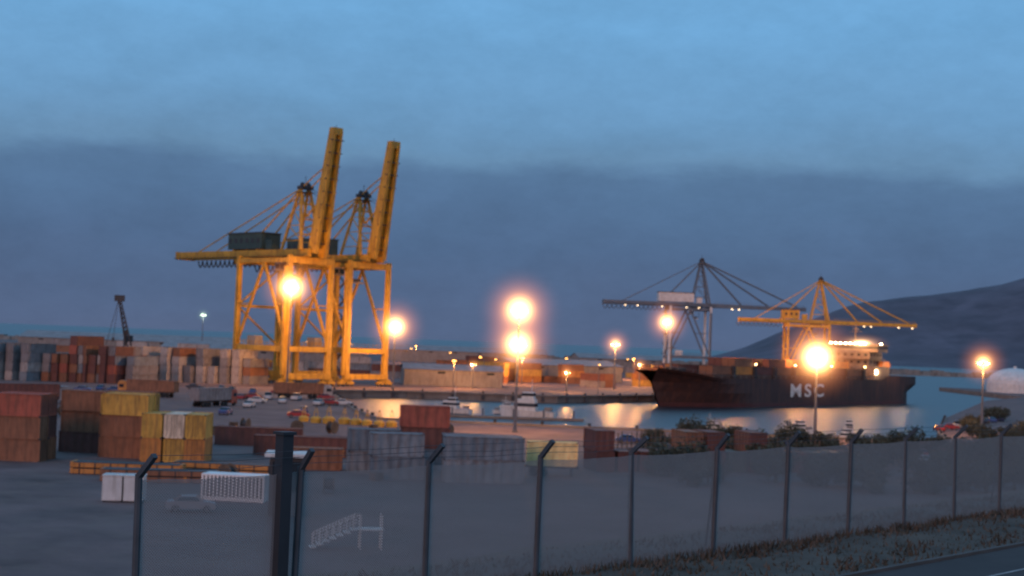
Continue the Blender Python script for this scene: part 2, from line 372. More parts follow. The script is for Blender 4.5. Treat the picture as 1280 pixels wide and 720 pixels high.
# ------------------------------------------------------------ STS cranes
def sts(loc, rz, raised, mats, rear=69, boom=52, apex=61, gauge=26, scale=1, hw=8, house=(30,18), boomlamps=0.0, bl=41.5):
    mb = MB(); Y,D,H,W = 0,1,2,3
    G = 5
    for x in (0, gauge):
        for y in (-hw, hw):
            mb.beam((x,y,2.6),(x,y,40),1.8,1.4,G,1.4,1.2)
            for q in (-2.6,-.9,.9,2.6):
                mb.cyl((x-.25,y+q,.5),(x+.25,y+q,.5),.5,n=10,mi=D)
            mb.box((x,y-1.75,1.15),(.8,3.0,.8),Y); mb.box((x,y+1.75,1.15),(.8,3.0,.8),Y)
            mb.box((x,y,1.9),(.9,4.6,.7),Y)
        mb.box((x,0,3.1),(1.6,2*hw+2,1.7),Y)
        mb.box((x,0,38.6),(1.5,2*hw+1.2,2.0),Y)
        mb.box((x,0,11.3),(1.2,2*hw-1.2,1.5),Y)
    for y in (-hw, hw):
        mb.box((gauge/2,y,11.3),(gauge-1.5,1.1,1.7),Y)
        mb.box((gauge/2,y,38.4),(gauge-1.5,.9,1.3),Y)
        mb.beam((gauge,y,12),(gauge*.5,y,37.8),.75,.75,Y)
        mb.beam((0,y,12),(gauge*.5,y,37.8),.75,.75,Y)
        mb.beam((0,y,25),(gauge*.25,y,25),.4,.4,Y); mb.beam((gauge,y,25),(gauge*.75,y,25),.4,.4,Y)
        for hz in (12.9,13.4): mb.beam((0,y,hz),(gauge,y,hz),.08,.08,Y)
        for q in range(0,int(gauge)+1,2): mb.beam((q,y,12.1),(q,y,13.4),.07,.07,Y)
    mb.beam((gauge,-hw,12),(gauge,hw,24),.5,.5,Y); mb.beam((gauge,hw,24.5),(gauge,-hw,37),.5,.5,Y); mb.box((gauge,0,24.2),(.9,2*hw-1.3,.9),Y)
    z = 3.8; k = 0; y0 = -hw-1.2
    while z < 37:
        xa, xb = (gauge-2.6, gauge+1.2) if k%2==0 else (gauge+1.2, gauge-2.6)
        mb.beam((xa,y0,z),(xb,y0,z+3),.7,.15,D); mb.beam((xa,y0-.35,z+1),(xb,y0-.35,z+4),.07,.07,Y)
        mb.box((xb,y0,z+3.02),(1.2,1.2,.1),D); z += 3; k += 1
    mb.box((0,hw+1.3,20),(1.0,.9,33),Y)
    for y in (-3,3):
        mb.box(((rear-3)/2,y,40.9),(rear+3,1.1,2.3),Y)
        yo = y+(1.3 if y>0 else -1.3)
        mb.box(((rear-3)/2,yo,39.9),(rear+3,1.0,.1),D)
        for hz in (40.5,41.0): mb.beam((-3,yo,hz),(rear,yo,hz),.07,.07,Y)
        q = -3
        while q <= rear: mb.beam((q,yo,39.9),(q,yo,41.0),.06,.06,Y); q += 2.5
    q = 1
    while q < rear:
        mb.beam((q,-3,41.4),(q,3,41.4),.5,.6,Y)
        if q+6<rear: mb.beam((q,-3,41.4),(q+6,3,41.4),.25,.25,Y)
        q += 6
    mb.box((rear,0,40.9),(.8,7.4,2.6),Y)
    hx, hl = house
    mb.box((hx,0,45),(hl,7.4,5),H); mb.box((hx,0,47.65),(hl+.6,8,.3),D)
    for q in range(int(hl//3)):
        for s_ in (-1,1): mb.box((hx-hl/2+1.8+q*3,s_*3.73,45.2),(1.3,.08,1.4),D if H==2 and mats[2]!=M_whitep else H)
    for q in (-.35,.35): mb.box((hx+hl*q,0,42.3),(.6,7,.6),Y)
    mb.box((hx-hl/2-3.2,2,43.7),(3,2.5,3),H)
    ax = 4.5
    for y in (-1,1):
        mb.beam((0,y*4.2,41.8),(ax,y*1.6,apex),1.1,1.1,Y,.8,.8)
        mb.beam((gauge*.42,y*3.3,41.8),(ax+.6,y*1.6,apex),.7,.7,Y)
        mb.beam((ax,y*1.6,apex),(gauge+4,y*3,42),.38,.38,Y)
        mb.beam((ax,y*1.6,apex),(rear*.82,y*3,42),.3,.3,Y)
        for f0,f1 in ((.15,.4),(.4,.65),(.65,.88)):
            A0 = Vector((0,y*4.2,41.8)).lerp(Vector((ax,y*1.6,apex)),f0); B0 = Vector((gauge*.42,y*3.3,41.8)).lerp(Vector((ax+.6,y*1.6,apex)),f1)
            C0 = Vector((gauge*.42,y*3.3,41.8)).lerp(Vector((ax+.6,y*1.6,apex)),f0)
            mb.beam(A0,B0,.25,.25,Y); mb.beam(A0,C0,.25,.25,Y)
    for f in (.25,.5,.75):
        A0 = Vector((0,-4.2,41.8)).lerp(Vector((ax,-1.6,apex)),f); B0=A0.copy(); B0.y=-B0.y; mb.beam(A0,B0,.5,.5,Y)
    mb.box((ax,0,apex+.3),(2.4,4.6,1.0),D)
    for s_ in (-1,1): mb.cyl((ax,s_*1.2-.2,apex+1),(ax,s_*1.2+.2,apex+1),1.0,n=14,mi=D)
    mb.beam((ax,0,apex+1),(ax,0,apex+4),.12,.12,D)
    mb.box((ax,0,apex-1.2),(4,5,.12),D)
    h = Vector((-3,0,40.9))
    if raised:
        d = Vector((-.17,0,.985)).normalized(); nrm = Vector((-d.z,0,d.x))
        for y in (-1,1):
            mb.beam(h+Vector((0,y*1.9,0)),h+d*bl+Vector((0,y*1.25,0)),1.2,4.0,Y,.9,2.6)
        mb.beam(h+d*1.5,h+d*(bl-1),3.0,.35,Y,1.8,.3)
        q=3
        while q<bl-2:
            pq=h+d*q; mb.beam(pq+Vector((0,-2.6,0))+nrm*1.2,pq+Vector((0,2.6,0))+nrm*1.2,.3,.3,D); q+=4
        mb.beam(h+d*2+Vector((0,-3.1,0))-nrm*.5,h+d*(bl-2)+Vector((0,-2.2,0))-nrm*.5,.6,.12,D)
        mb.beam(h+d*2+Vector((0,-3.4,0))-nrm*1.4,h+d*(bl-2)+Vector((0,-2.5,0))-nrm*1.4,.1,.1,D)
    else:
        d = Vector((-1,0,0.0)); bl = boom; nrm = Vector((0,0,-1))
        for y in (-1,1):
            mb.beam(h+Vector((0,y*2.6,0)),h+d*bl+Vector((0,y*1.5,0)),1.15,2.3,Y,1.0,1.7)
        q = 2.0
        while q < bl:
            p0 = h+d*q; mb.beam(p0+Vector((0,-2.4,0)),p0+Vector((0,2.4,0)),.5,.9,Y)
            if q+4<bl: p1=h+d*(q+4); mb.beam(p0+Vector((0,-2,0)),p1+Vector((0,2,0)),.3,.3,Y)
            if random.random()<boomlamps: mb.box((p0.x,3.4,p0.z-1.6),(.9,.5,.45),6)
            q += 4
        for hz in (1.6,2.2): mb.beam(h+Vector((0,3.2,hz)),h+d*bl+Vector((0,2.2,hz)),.09,.09,Y)
    e = h+d*bl; mb.box(tuple(e),(2.2,3.6,2.2) ,Y)
    mb.beam(e,e+Vector((0,0,2.2)),.1,.1,D)
    if raised:
        for y in (-1.5,1.5):
            k1 = h+d*15-nrm*1.8; k2 = h+d*26-nrm*1.5
            m1 = Vector((1.6,y,apex-9)); m1b = Vector((-.5,y,apex+3))
            k1.y=y; k2.y=y
            mb.beam((ax,y,apex),m1,.4,.4,Y); mb.beam(m1,k1,.4,.4,Y)
            mb.beam((ax,y,apex),m1b,.3,.3,Y); mb.beam(m1b,k2,.3,.3,Y)
            mb.beam((ax,y*.5,apex+.8),k1+d*2,.12,.12,D)
    else:
        for y in (-1.5,1.5):
            for f in (.3,.6,.93):
                k1 = h+d*(bl*f)+Vector((0,y,1.2)); mb.beam((ax,y,apex),k1,.46,.46,Y)
    tx = 7
    mb.box((tx,0,39.2),(6,6.5,1.2),D); mb.box((tx+3.5,3.8,36.7),(2.6,2.2,2.6),W); mb.box((tx+2.15,3.8,36.6),(.15,2.0,1.6),4)
    mb.box((tx+3.5,4.95,36.7),(2.0,.12,1.4),4); mb.box((tx+3.5,2.65,36.7),(2.0,.12,1.4),4)
    for a_ in (-1,1):
        for b_ in (-1,1): mb.beam((tx+a_*2,b_*1,38.6),(tx+a_*1.5,b_*.8,33.5),.09,.09,D)
    mb.box((tx,0,33.2),(1.6,6.2,.5),W); mb.box((tx,0,34.0),(1.2,3,.8),D)
    q = gauge+3; yy=-4.6
    while q < rear-1:
        prev = None
        for j in range(9):
            u = j/8; pnt = (q+2.6*u, yy, 39.6-2.2*(1-(2*u-1)**2))
            if prev: mb.beam(prev,pnt,.3,.3,D)
            prev = pnt
        q += 2.6
    mb.box((gauge*.75,hw-2.4,13.6),(4,3,2.8),W)
    if boomlamps:
        for q in range(6,int(rear)-4,7):
            if random.random()<boomlamps: mb.box((q,3.4,39.4),(.8,.5,.45),6)
    return mb.obj('ship_to_shore_crane', mats, loc, rz, scale=scale)
M_cl = emat('crane_floodlight', (1,.7,.4), 4)
Ym = [M_yel, M_dark, M_green, M_wall, M_glass, M_yel, M_cl]
GA = math.atan2(.69,-.72)
sts((-62,432,0), GA, True, Ym, bl=37.5)
sts((-45.8,450,0), GA, True, Ym, bl=36.5)
sts((112,800,0), math.pi+.06, False, [M_blue, M_dark, M_whitep, M_whitep, M_glass, M_whitep, M_cl], rear=60, boom=52, apex=66, gauge=23, hw=8, house=(19,20), boomlamps=.35)
sts((135,600,0), math.pi-.05, False, [M_yel2, M_dark, M_yel2, M_wall, M_glass, M_yel2, M_cl], rear=52, boom=48, apex=66, gauge=24, scale=.72, house=(22,10), boomlamps=.15)
mb = MB()
for off in (0,26):
    a = Vector((-62-.72*off,432+.69*off,.06)); r = Vector((.69,.72,0))
    mb.beam(a-r*60,a+r*90,.12,.12)
mb.obj('crane_rail',[M_dark])

# harbour mobile crane
mb = MB()
mb.box((0,0,2),(11,7,2),0)
for i in range(5):
    for s_ in (-1,1): mb.cyl((-4.4+i*2.2,s_*3.2,.9),(-4.4+i*2.2,s_*3.9,.9),.9,n=12,mi=1)
for a_ in (-1,1):
    for b_ in (-1,1): mb.beam((a_*4,b_*3,2),(a_*5.5,b_*6.5,.3),.5,.5,0)
mb.box((-2,0,5),(9,4,3.5),0); mb.cyl((1.5,0,4),(1.5,0,15),.9,.6,12,0); mb.box((3,0,12),(2.2,1.8,2.2),2)
tip = Vector((-1.5,0,26)); base=Vector((2.0,0,8))
for y in (-.9,.9):
    mb.beam(base+Vector((0,y,0)),tip+Vector((0,y*.4,0)),.4,.4,0); mb.beam(base+Vector((1.8,y,.8)),tip+Vector((.6,y*.4,0)),.35,.35,0)
for i in range(10):
    a = base.lerp(tip,i/10); mb.beam(a,a.lerp(tip,.1)+Vector((1.0,0,0)),.25,.5,0)
mb.box((-1.2,0,26.2),(3.4,1.6,2.2),0)
mb.beam((1.5,0,15),tip,.15,.15,0); mb.beam(tip,(-2.8,0,12),.15,.15,0); mb.box((-2.8,0,11.5),(.8,.8,1.4),0); mb.beam((-6,0,6),tip,.15,.15,0)
mb.obj('harbour_mobile_crane',[M_dark,M_tyre,M_glass],(-138,500,0),.1)

# ------------------------------------------------------------ containers
CC = {}
COLS = {'red':(.36,.085,.05),'brown':(.25,.10,.05),'yellow':(.58,.31,.055),'orange':(.52,.20,.045),'grey':(.22,.20,.20),'white':(.40,.34,.31),
        'blue':(.14,.165,.19),'lit_cream':(1.0,.66,.27),'maroon':(.15,.05,.038),'green':(.06,.09,.07),'teal':(.19,.21,.23),'offwhite':(.75,.58,.42)}  # yellow light on the trailer's box body is put into its paint colour
def cmesh(col, Lc=6.06, Hc=2.6):
    k = (col,Lc,Hc)
    if k in CC: return CC[k]
    mb = MB(); W2 = 1.22; L2 = Lc/2
    for y in (-1,1):
        nseg = int(Lc/.28); ptsl=[]
        for i in range(nseg+1):
            ptsl.append((-L2+.1+(Lc-.2)*i/nseg, y*(W2-(.02 if (i//2)%2 else .09))))
        for i in range(nseg):
            a,c = ptsl[i],ptsl[i+1]
            mb.face([(a[0],a[1],.16),(c[0],c[1],.16),(c[0],c[1],Hc-.12),(a[0],a[1],Hc-.12)],0)
    pl=[( -W2+.1+(2*W2-.2)*i/10) for i in range(11)]
    for i in range(10):
        o0=.02 if (i//2)%2 else .08; o1=.02 if ((i+1)//2)%2 else .08
        mb.face([(-L2+o0,pl[i],.16),(-L2+o1,pl[i+1],.16),(-L2+o1,pl[i+1],Hc-.12),(-L2+o0,pl[i],Hc-.12)],0)
    mb.box((L2-.06,-.56,Hc/2),(.05,1.08,Hc-.3),0); mb.box((L2-.06,.56,Hc/2),(.05,1.08,Hc-.3),0)
    for y in (-.85,-.3,.3,.85): mb.cyl((L2+.0,y,.2),(L2+.0,y,Hc-.15),.025,n=6,mi=1)
    for y in (-1,1):
        mb.box((0,y*(W2-.06),.08),(Lc-.2,.12,.16),0); mb.box((0,y*(W2-.05),Hc-.06),(Lc-.2,.1,.11),0)
        for x in (-1,1):
            mb.box((x*(L2-.08),y*(W2-.08),Hc/2),(.16,.16,Hc-.02),0); 
            for z in (.06,Hc-.06): mb.box((x*(L2-.07),y*(W2-.07),z),(.19,.19,.125),1)
    for x in (-1,1):
        mb.box((x*(L2-.06),0,.08),(.12,2.2,.15),0); mb.box((x*(L2-.06),0,Hc-.06),(.12,2.2,.11),0)
    mb.box((0,0,Hc-.09),(Lc-.2,2.28,.06),0); mb.box((0,0,.14),(Lc-.2,2.28,.05),1)
    c = COLS[col]
    m1 = mat('container_'+col, c, .65, 0, .28, .5, RUST if col!='lit_cream' else (.7,.36,.12), .5, streak=True)
    CC[k] = mb.mesh('container_'+col,[m1,M_dark]); return CC[k]
def cont(x,y,rz,cols,Lc=6.06,Hc=2.6,z0=0):
    for i,c in enumerate(cols):
        put('shipping_container', cmesh(c,Lc,Hc), (x+random.uniform(-.12,.12),y+random.uniform(-.12,.12),z0+i*(Hc+.01)), rz+random.uniform(-.015,.015)+(math.pi if random.random()<.5 else 0))
cont(-57,165,-.08,['brown','brown','red']); cont(-63.3,165.5,-.08,['brown','red','red']); cont(-57,168,-.08,['brown','maroon','red'])
cont(-53.2,179,-.1,['maroon','brown','brown']); cont(-46.8,174,-.12,['brown','brown','yellow']); cont(-47,177,-.12,['brown','red','yellow'])
cont(-48.5,182,-.12,['maroon','brown','brown'])
for i,c in enumerate((['orange','yellow'],['yellow','offwhite'],['orange','yellow'])):
    cont(-42.7+i*2.62,172+i*.3,math.pi/2+.05,c,6.06,2.9)
cont(-22.4,168,.1,['brown'],6.06); cont(-12.4,160.5,.2,['blue','teal'],6.06); cont(-15.5,166,.2,['teal','blue'],6.06); cont(-10.0,173,.1,['teal','maroon','red'],6.06)
cont(-2.6,160,.12,['teal','blue'],9.1); cont(-2.8,163,.12,['blue','blue'],9.1)
cont(-27,186,.05,['maroon'],12.19); cont(-35,200,.1,['maroon'],12.19)
for i in range(13):
    cont(12+i*3.0,182+i*1.2,math.pi/2+.2,[random.choice(['maroon','brown','green','maroon'])]*random.choice([1,1,2]),6.06)
mb=MB(); mb.box((0,0,1.1),(6.6,.9,.25),0)
for xx in (-2.2,-1.0):
    for s_ in (-1,1): mb.cyl((xx,s_*.75,.5),(xx,s_*1.15,.5),.5,n=12,mi=1)
mb.box((2.4,.6,.55),(.15,.15,1.1),0); mb.box((2.4,-.6,.55),(.15,.15,1.1),0)
tr_=mb.obj('box_trailer',[M_dark,M_tyre],(5.6,171,0),.05); put('box_body',cmesh('lit_cream',6.06,2.9),(0,0,1.25),0,tr_)
def flatrack(x,y,rz,nn=2,col='orange'):
    mb = MB()
    for i in range(nn):
        z=i*.66; mb.box((0,0,z+.3),(12,.3,.5),0); mb.box((0,1.07,z+.3),(12,.22,.5),0); mb.box((0,-1.07,z+.3),(12,.22,.5),0)
        mb.box((0,0,z+.58),(12,2.35,.06),1)
        for s_ in (-1,1): mb.box((s_*5.85,0,z+.35),(.3,2.4,.58),0)
        for q in range(7): mb.box((-5+q*1.65,-1.2,z+.3),(.12,.08,.5),1)
    mb.obj('flat_rack_stack',[MATS['container_'+col],M_dark],(x,y,0),rz)
flatrack(-41,154,.05,2); flatrack(-31,158,-.06,2); flatrack(-36,148,.12,2,'brown'); flatrack(-22,186,.1,2); flatrack(-28,150,.3,1)
r1 = ['grey','white','grey','teal','grey','brown','grey','white']; r2=['red','maroon','maroon','brown','maroon']; r3=['white','grey','white','grey','brown','white']
for i in range(14):
    x=-165+i*4.6; hgt=random.choice([3,4,3,2])
    cont(x,392+random.uniform(-2,2)+i*1.0,math.pi/2-.35,[random.choice(r1) for _ in range(hgt)],12.19)
for i in range(7):
    cont(-126+i*2.7,402,math.pi/2-.35,[random.choice(r2) for _ in range(random.choice([3,4,5]))],12.19)
for i in range(11):
    cont(-112+i*3.4,425+i,math.pi/2-.3,[random.choice(r3) for _ in range(random.choice([2,3,4]))],12.19)
for i in range(26):
    cont(-330+i*12.8,560+random.uniform(-6,6),.03,[random.choice(['grey','white','brown','maroon','teal']) for _ in range(random.choice([2,3,4]))],12.19)
for i in range(38):
    x=random.uniform(-25,95); y=random.uniform(535,760)
    if x> (y-440)*.8: continue
    cont(x,y,random.choice([.7,.72,2.2]),[random.choice(['yellow','orange','maroon','brown','grey','brown','yellow']) for _ in range(random.choice([1,2,3]))],12.19)
for i in range(12):
    cont(60+i*6,520+i*7.5,.87,[random.choice(['yellow','orange','maroon','brown','brown']) for _ in range(random.choice([1,2,3]))],12.19)

def reel(x,y,rz,s=1):
    mb=MB()
    for q in (-.5,.5): mb.cyl((0,q-.05,1),(0,q+.05,1),1.0,n=18,mi=0)
    mb.cyl((0,-.45,1),(0,.45,1),.6,n=14,mi=1)
    mb.obj('cable_reel',[mat('weathered_timber',(.14,.09,.06),.9,0,.4,1),M_dark],(x,y,0),rz,scale=s)
def pallet(x,y,rz,n_=6):
    mb=MB()
    for k in range(n_):
        z=k*.15
        for q in (-.5,0,.5): mb.box((0,q,z+.05),(1.2,.1,.09),0)
        for q in range(6): mb.box((-.5+q*.2,0,z+.115),(.13,1.1,.03),0)
    mb.obj('pallet_stack',[mat('weathered_timber',(.14,.09,.06),.9,0,.4,1)],(x,y,0),rz)
for i in range(34):
    y=random.uniform(135,250); x=y*random.uniform(-.36,-.04)
    if abs(x+50)<14 and y<190: continue
    (reel if random.random()<.4 else pallet)(x,y,random.uniform(0,3))

# ------------------------------------------------------------ warehouses
def warehouse(x,y,rz,Lw,Ww,Hw,roofm=M_roofg,wallm=M_wall):
    mb=MB(); mb.box((0,0,Hw/2),(Lw,Ww,Hw),0)
    rh=Ww*.12; e=.5
    mb.face([(-Lw/2-e,-Ww/2-e,Hw+.02),(Lw/2+e,-Ww/2-e,Hw+.02),(Lw/2+e,0,Hw+rh),(-Lw/2-e,0,Hw+rh)],1)
    mb.face([(-Lw/2-e,Ww/2+e,Hw+.02),(-Lw/2-e,0,Hw+rh),(Lw/2+e,0,Hw+rh),(Lw/2+e,Ww/2+e,Hw+.02)],1)
    for s_ in (-1,1): mb.face([(s_*Lw/2,-Ww/2,Hw),(s_*Lw/2,Ww/2,Hw),(s_*Lw/2,0,Hw+rh)],0)
    nn=int(Lw//8)
    for i in range(nn):
        xx=-Lw/2+(i+.5)*Lw/nn
        for s_ in (-1,1):
            if (i*7)%3: mb.box((xx,s_*(Ww/2+.03),min(2.2,Hw*.3)),(3.6,.1,min(4.2,Hw*.6)),2)
            mb.box((xx+Lw/nn/2-.3,s_*(Ww/2+.06),Hw/2),(.3,.14,Hw-.1),1)
            if i%2: mb.box((xx,s_*(Ww/2+.03),Hw-.9),(2.6,.1,.7),3)
    mb.obj('warehouse',[wallm,roofm,M_wall,M_glass],(x,y,0),rz)
warehouse(-20,492,.15,34,16,5.5); warehouse(20,600,.7,60,20,7); warehouse(-110,640,.05,90,26,8); warehouse(-260,470,-.1,80,24,8)
warehouse(-200,760,0,120,30,9); warehouse(-30,980,.1,110,30,8); warehouse(70,880,.2,60,24,8); warehouse(-185,430,-.15,60,18,7)
warehouse(300,620,.2,70,12,3)

mb=MB(); mb.box((0,0,2.6),(3.0,3.0,5.2),0); mb.box((0,0,5.35),(3.9,3.9,.3),1); mb.box((0,-1.52,4.2),(2.5,.06,1.2),2); mb.box((1.52,0,4.2),(.06,2.5,1.2),2); mb.box((-1.52,0,4.2),(.06,2.5,1.2),2); mb.box((.5,-1.53,1.1),(.9,.06,2.1),3)
mb.beam((0,1.9,0),(0,1.9,5.2),.1,.1,3)
mb.obj('gatehouse',[M_dark,M_whitep,M_glass,M_galv],(-19.2,125,0),.1)
def cabin(x,y,rz):
    mb=MB(); mb.box((0,0,1.25),(1.75,1.9,2.2),0); mb.box((0,0,2.42),(1.85,2.0,.12),0); mb.box((0,0,.1),(1.6,1.8,.16),1)
    mb.box((.2,-.965,1.1),(.7,.04,1.7),2); 
    mb.obj('portable_cabin',[M_whitep,M_dark,M_whitep],(x,y,0),rz)
cabin(-35.9,130,.1); cabin(-34.0,130.2,.1)
mb=MB(); mb.box((0,0,.2),(6.1,2.4,.3),0); mb.box((0,0,2.45),(6.1,2.4,.14),0)
for s_ in (-1,1):
    for i in range(17): mb.box((-2.95+i*.369,s_*1.15,1.33),(.19,.08,2.1),0)
for s_ in (-1,1):
    for i in range(6): mb.box((s_*3,-1+i*.4,1.33),(.08,.2,2.1),0)
mb.box((0,0,1.2),(5.6,2.0,1.6),1)
mb.obj('slatted_crate',[mat('bright_white',(.8,.76,.74),.5,0,.1,.5),M_dark],(-25.4,134,0),-.12)
mb=MB()
for i in range(7): mb.box((i*.5,0,.15+i*.22),(.5,1.2,.08),0)
for s_ in (-.6,.6):
    mb.beam((0,s_,1.1),(3.3,s_,2.6),.08,.08,0); mb.beam((0,s_,.6),(3.3,s_,2.1),.06,.06,0)
    for i in range(7): mb.beam((i*.5,s_,.15+i*.22),(i*.5,s_,1.15+i*.22),.06,.06,0)
mb.box((4.3,0,1.5),(1.9,1.3,.1),0)
for a_ in (3.5,5.1):
    for s_ in (-.6,.6): mb.beam((a_,s_,0),(a_,s_,2.6),.09,.09,0)
mb.obj('access_steps',[M_whitep],(-14.2,106,0),.2)

# ------------------------------------------------------------ vehicles
def carmesh(col,kind=0):
    mb=MB(); hw=.85
    if kind==0:   prof=[(-2.1,.35),(-2.15,.8),(-1.9,.98),(-1.5,1.0),(-.95,1.43),(.45,1.45),(1.05,1.0),(2.0,.85),(2.15,.6),(2.1,.35)]
    else:         prof=[(-2.5,.4),(-2.5,1.0),(-.6,1.02),(-.55,1.75),(.75,1.75),(1.3,1.1),(2.3,.98),(2.45,.6),(2.4,.4)]
    nP=len(prof)
    def inset(z): return hw*(1 if z<1.03 else .84)
    for s_ in (1,-1):
        f=[(px,s_*inset(pz),pz) for px,pz in prof]; mb.face(f if s_<0 else f[::-1],0)
    for i in range(nP):
        a,c=prof[i],prof[(i+1)%nP]
        glass = (a[1]>=.98 and c[1]>=.98 and abs(a[1]-c[1])>.2)
        mb.face([(a[0],-inset(a[1]),a[1]),(a[0],inset(a[1]),a[1]),(c[0],inset(c[1]),c[1]),(c[0],-inset(c[1]),c[1])],1 if glass else 0)
    for s_ in (-1,1):
        if kind==0: mb.face([(-1.35,s_*.86,1.04),(.85,s_*.86,1.04),(.35,s_*.745,1.38),(-.9,s_*.745,1.38)],1)
        else: mb.face([(-.45,s_*.86,1.1),(1.05,s_*.86,1.1),(.7,s_*.745,1.65),(-.45,s_*.745,1.65)],1)
        for x in (-1.3,1.35):
            mb.cyl((x,s_*.68,.33),(x,s_*.9,.33),.33,n=14,mi=2); mb.cyl((x,s_*.9,.33),(x,s_*.91,.33),.19,n=10,mi=4)
        mb.box((2.08,s_*.6,.68),(.12,.35,.15),4); mb.box((-2.1 if kind==0 else -2.49,s_*.65,.78),(.08,.25,.16),3)
    return mb.mesh('car_mesh',[mat('car_paint_%s'%col[0],col[1],.35,0,.05,1),M_glass,M_tyre,mat('tail_red',(.3,.01,.01),.3),M_galv])
cms=[carmesh(c,k) for c,k in ((('white',(.5,.5,.5)),0),(('silver',(.25,.25,.27)),0),(('red',(.3,.03,.03)),0),(('dark',(.03,.035,.05)),0),(('white',(.5,.5,.5)),1),(('blue',(.05,.08,.2)),0))]
names=['parked_car']*4+['pickup_truck']+['parked_car']
def car(x,y,rz,k=None):
    k=random.randrange(6) if k is None else k
    put(names[k],cms[k],(x,y,0),rz)
car(-27.5,124.5,.2,1)
for i in range(40):
    x=random.uniform(-115,-35); y=random.uniform(265,385)
    if abs(x/y)>.37: continue
    car(x,y,random.choice([0,.1,1.5,1.7]), None if random.random()<.5 else random.choice([2,3,5]))
for i in range(14): car(20+i*4.2+random.uniform(-1,1),225+random.uniform(-14,20),random.choice([0,1.5,.3]))
for i in range(8): car(95+i*5,310+i*9,random.choice([.3,1.5]))
def truck(x,y,rz,col,cc):
    mb=MB(); mb.box((5.2,0,1.9),(2.2,2.4,2.6),0); mb.box((6.32,0,2.35),(.06,2.1,1.0),1); mb.box((5.4,1.22,2.35),(1.2,.04,.8),1); mb.box((5.4,-1.22,2.35),(1.2,.04,.8),1)
    mb.box((5.2,0,3.3),(1.6,2.2,.4),0); mb.box((-1,0,1.15),(13,1.0,.3),2); mb.box((6.35,0,.7),(.2,2.4,.5),2)
    for xx in (5.4,2.2,1.0,-4,-5.2,-6.4):
        for s_ in (-1,1): mb.cyl((xx,s_*.8,.5),(xx,s_*1.2,.5),.5,n=12,mi=3)
    t=mb.obj('truck',[mat('truck_'+col,COLS[col],.4),M_glass,M_dark,M_tyre],(x,y,0),rz)
    put('trailer_container',cmesh(cc,12.19),(-2,0,1.32),0,t)
truck(-62,300,1.2,'red','grey'); truck(-85,330,2.9,'orange','brown'); truck(-95,285,.6,'grey','maroon'); truck(-50,350,.3,'white','brown')

def stacker(x,y,rz):
    mb=MB(); mb.box((0,0,1.5),(7,2.6,1.2),0); mb.box((-2.8,0,2.2),(1.6,3,1.6),0); mb.box((-.6,0,3.1),(1.8,1.7,1.9),1); mb.box((-.6,0,4.1),(2,1.9,.12),0)
    mb.beam((-2.8,0,3.6),(6,0,8.2),.9,.9,0); mb.beam((1.5,0,2.2),(2.5,0,6.1),.3,.3,2); mb.beam((6,0,8.2),(6.2,0,6.6),.5,.5,2); mb.box((6.2,0,6.5),(1,8,.5),0)
    for xx in (-2.6,2.4):
        for s_ in (-1,1): mb.cyl((xx,s_*1.0,.8),(xx,s_*1.9,.8),.8,n=14,mi=3)
    mb.obj('reach_stacker',[M_yel,M_glass,M_dark,M_tyre],(x,y,0),rz)
stacker(60,590,1.5); stacker(-75,470,2)

# ------------------------------------------------------------ buoys
mb=MB(); mb.cyl((0,0,0),(0,0,.8),1.15,1.25,16,0); mb.cyl((0,0,.8),(0,0,1.1),1.25,.7,16,0)
for k in range(4):
    a=k*math.pi/2; mb.beam((.6*math.cos(a),.6*math.sin(a),1.1),(.2*math.cos(a),.2*math.sin(a),2.6),.08,.08,0)
mb.box((0,0,1.9),(.9,.9,.06),0); mb.cyl((0,0,2.6),(0,0,2.95),.16,.1,8,1)
bm_=mb.mesh('buoy_mesh',[M_yel2,M_dark])
for i in range(9):
    o=put('navigation_buoy',bm_,(-37+i*2.4+random.uniform(-.4,.4),257-i*.8+random.uniform(-1.5,1.5),0),random.uniform(0,3)); 
    s=random.uniform(.85,1.2); o.scale=(s*.8,s*.8,s)

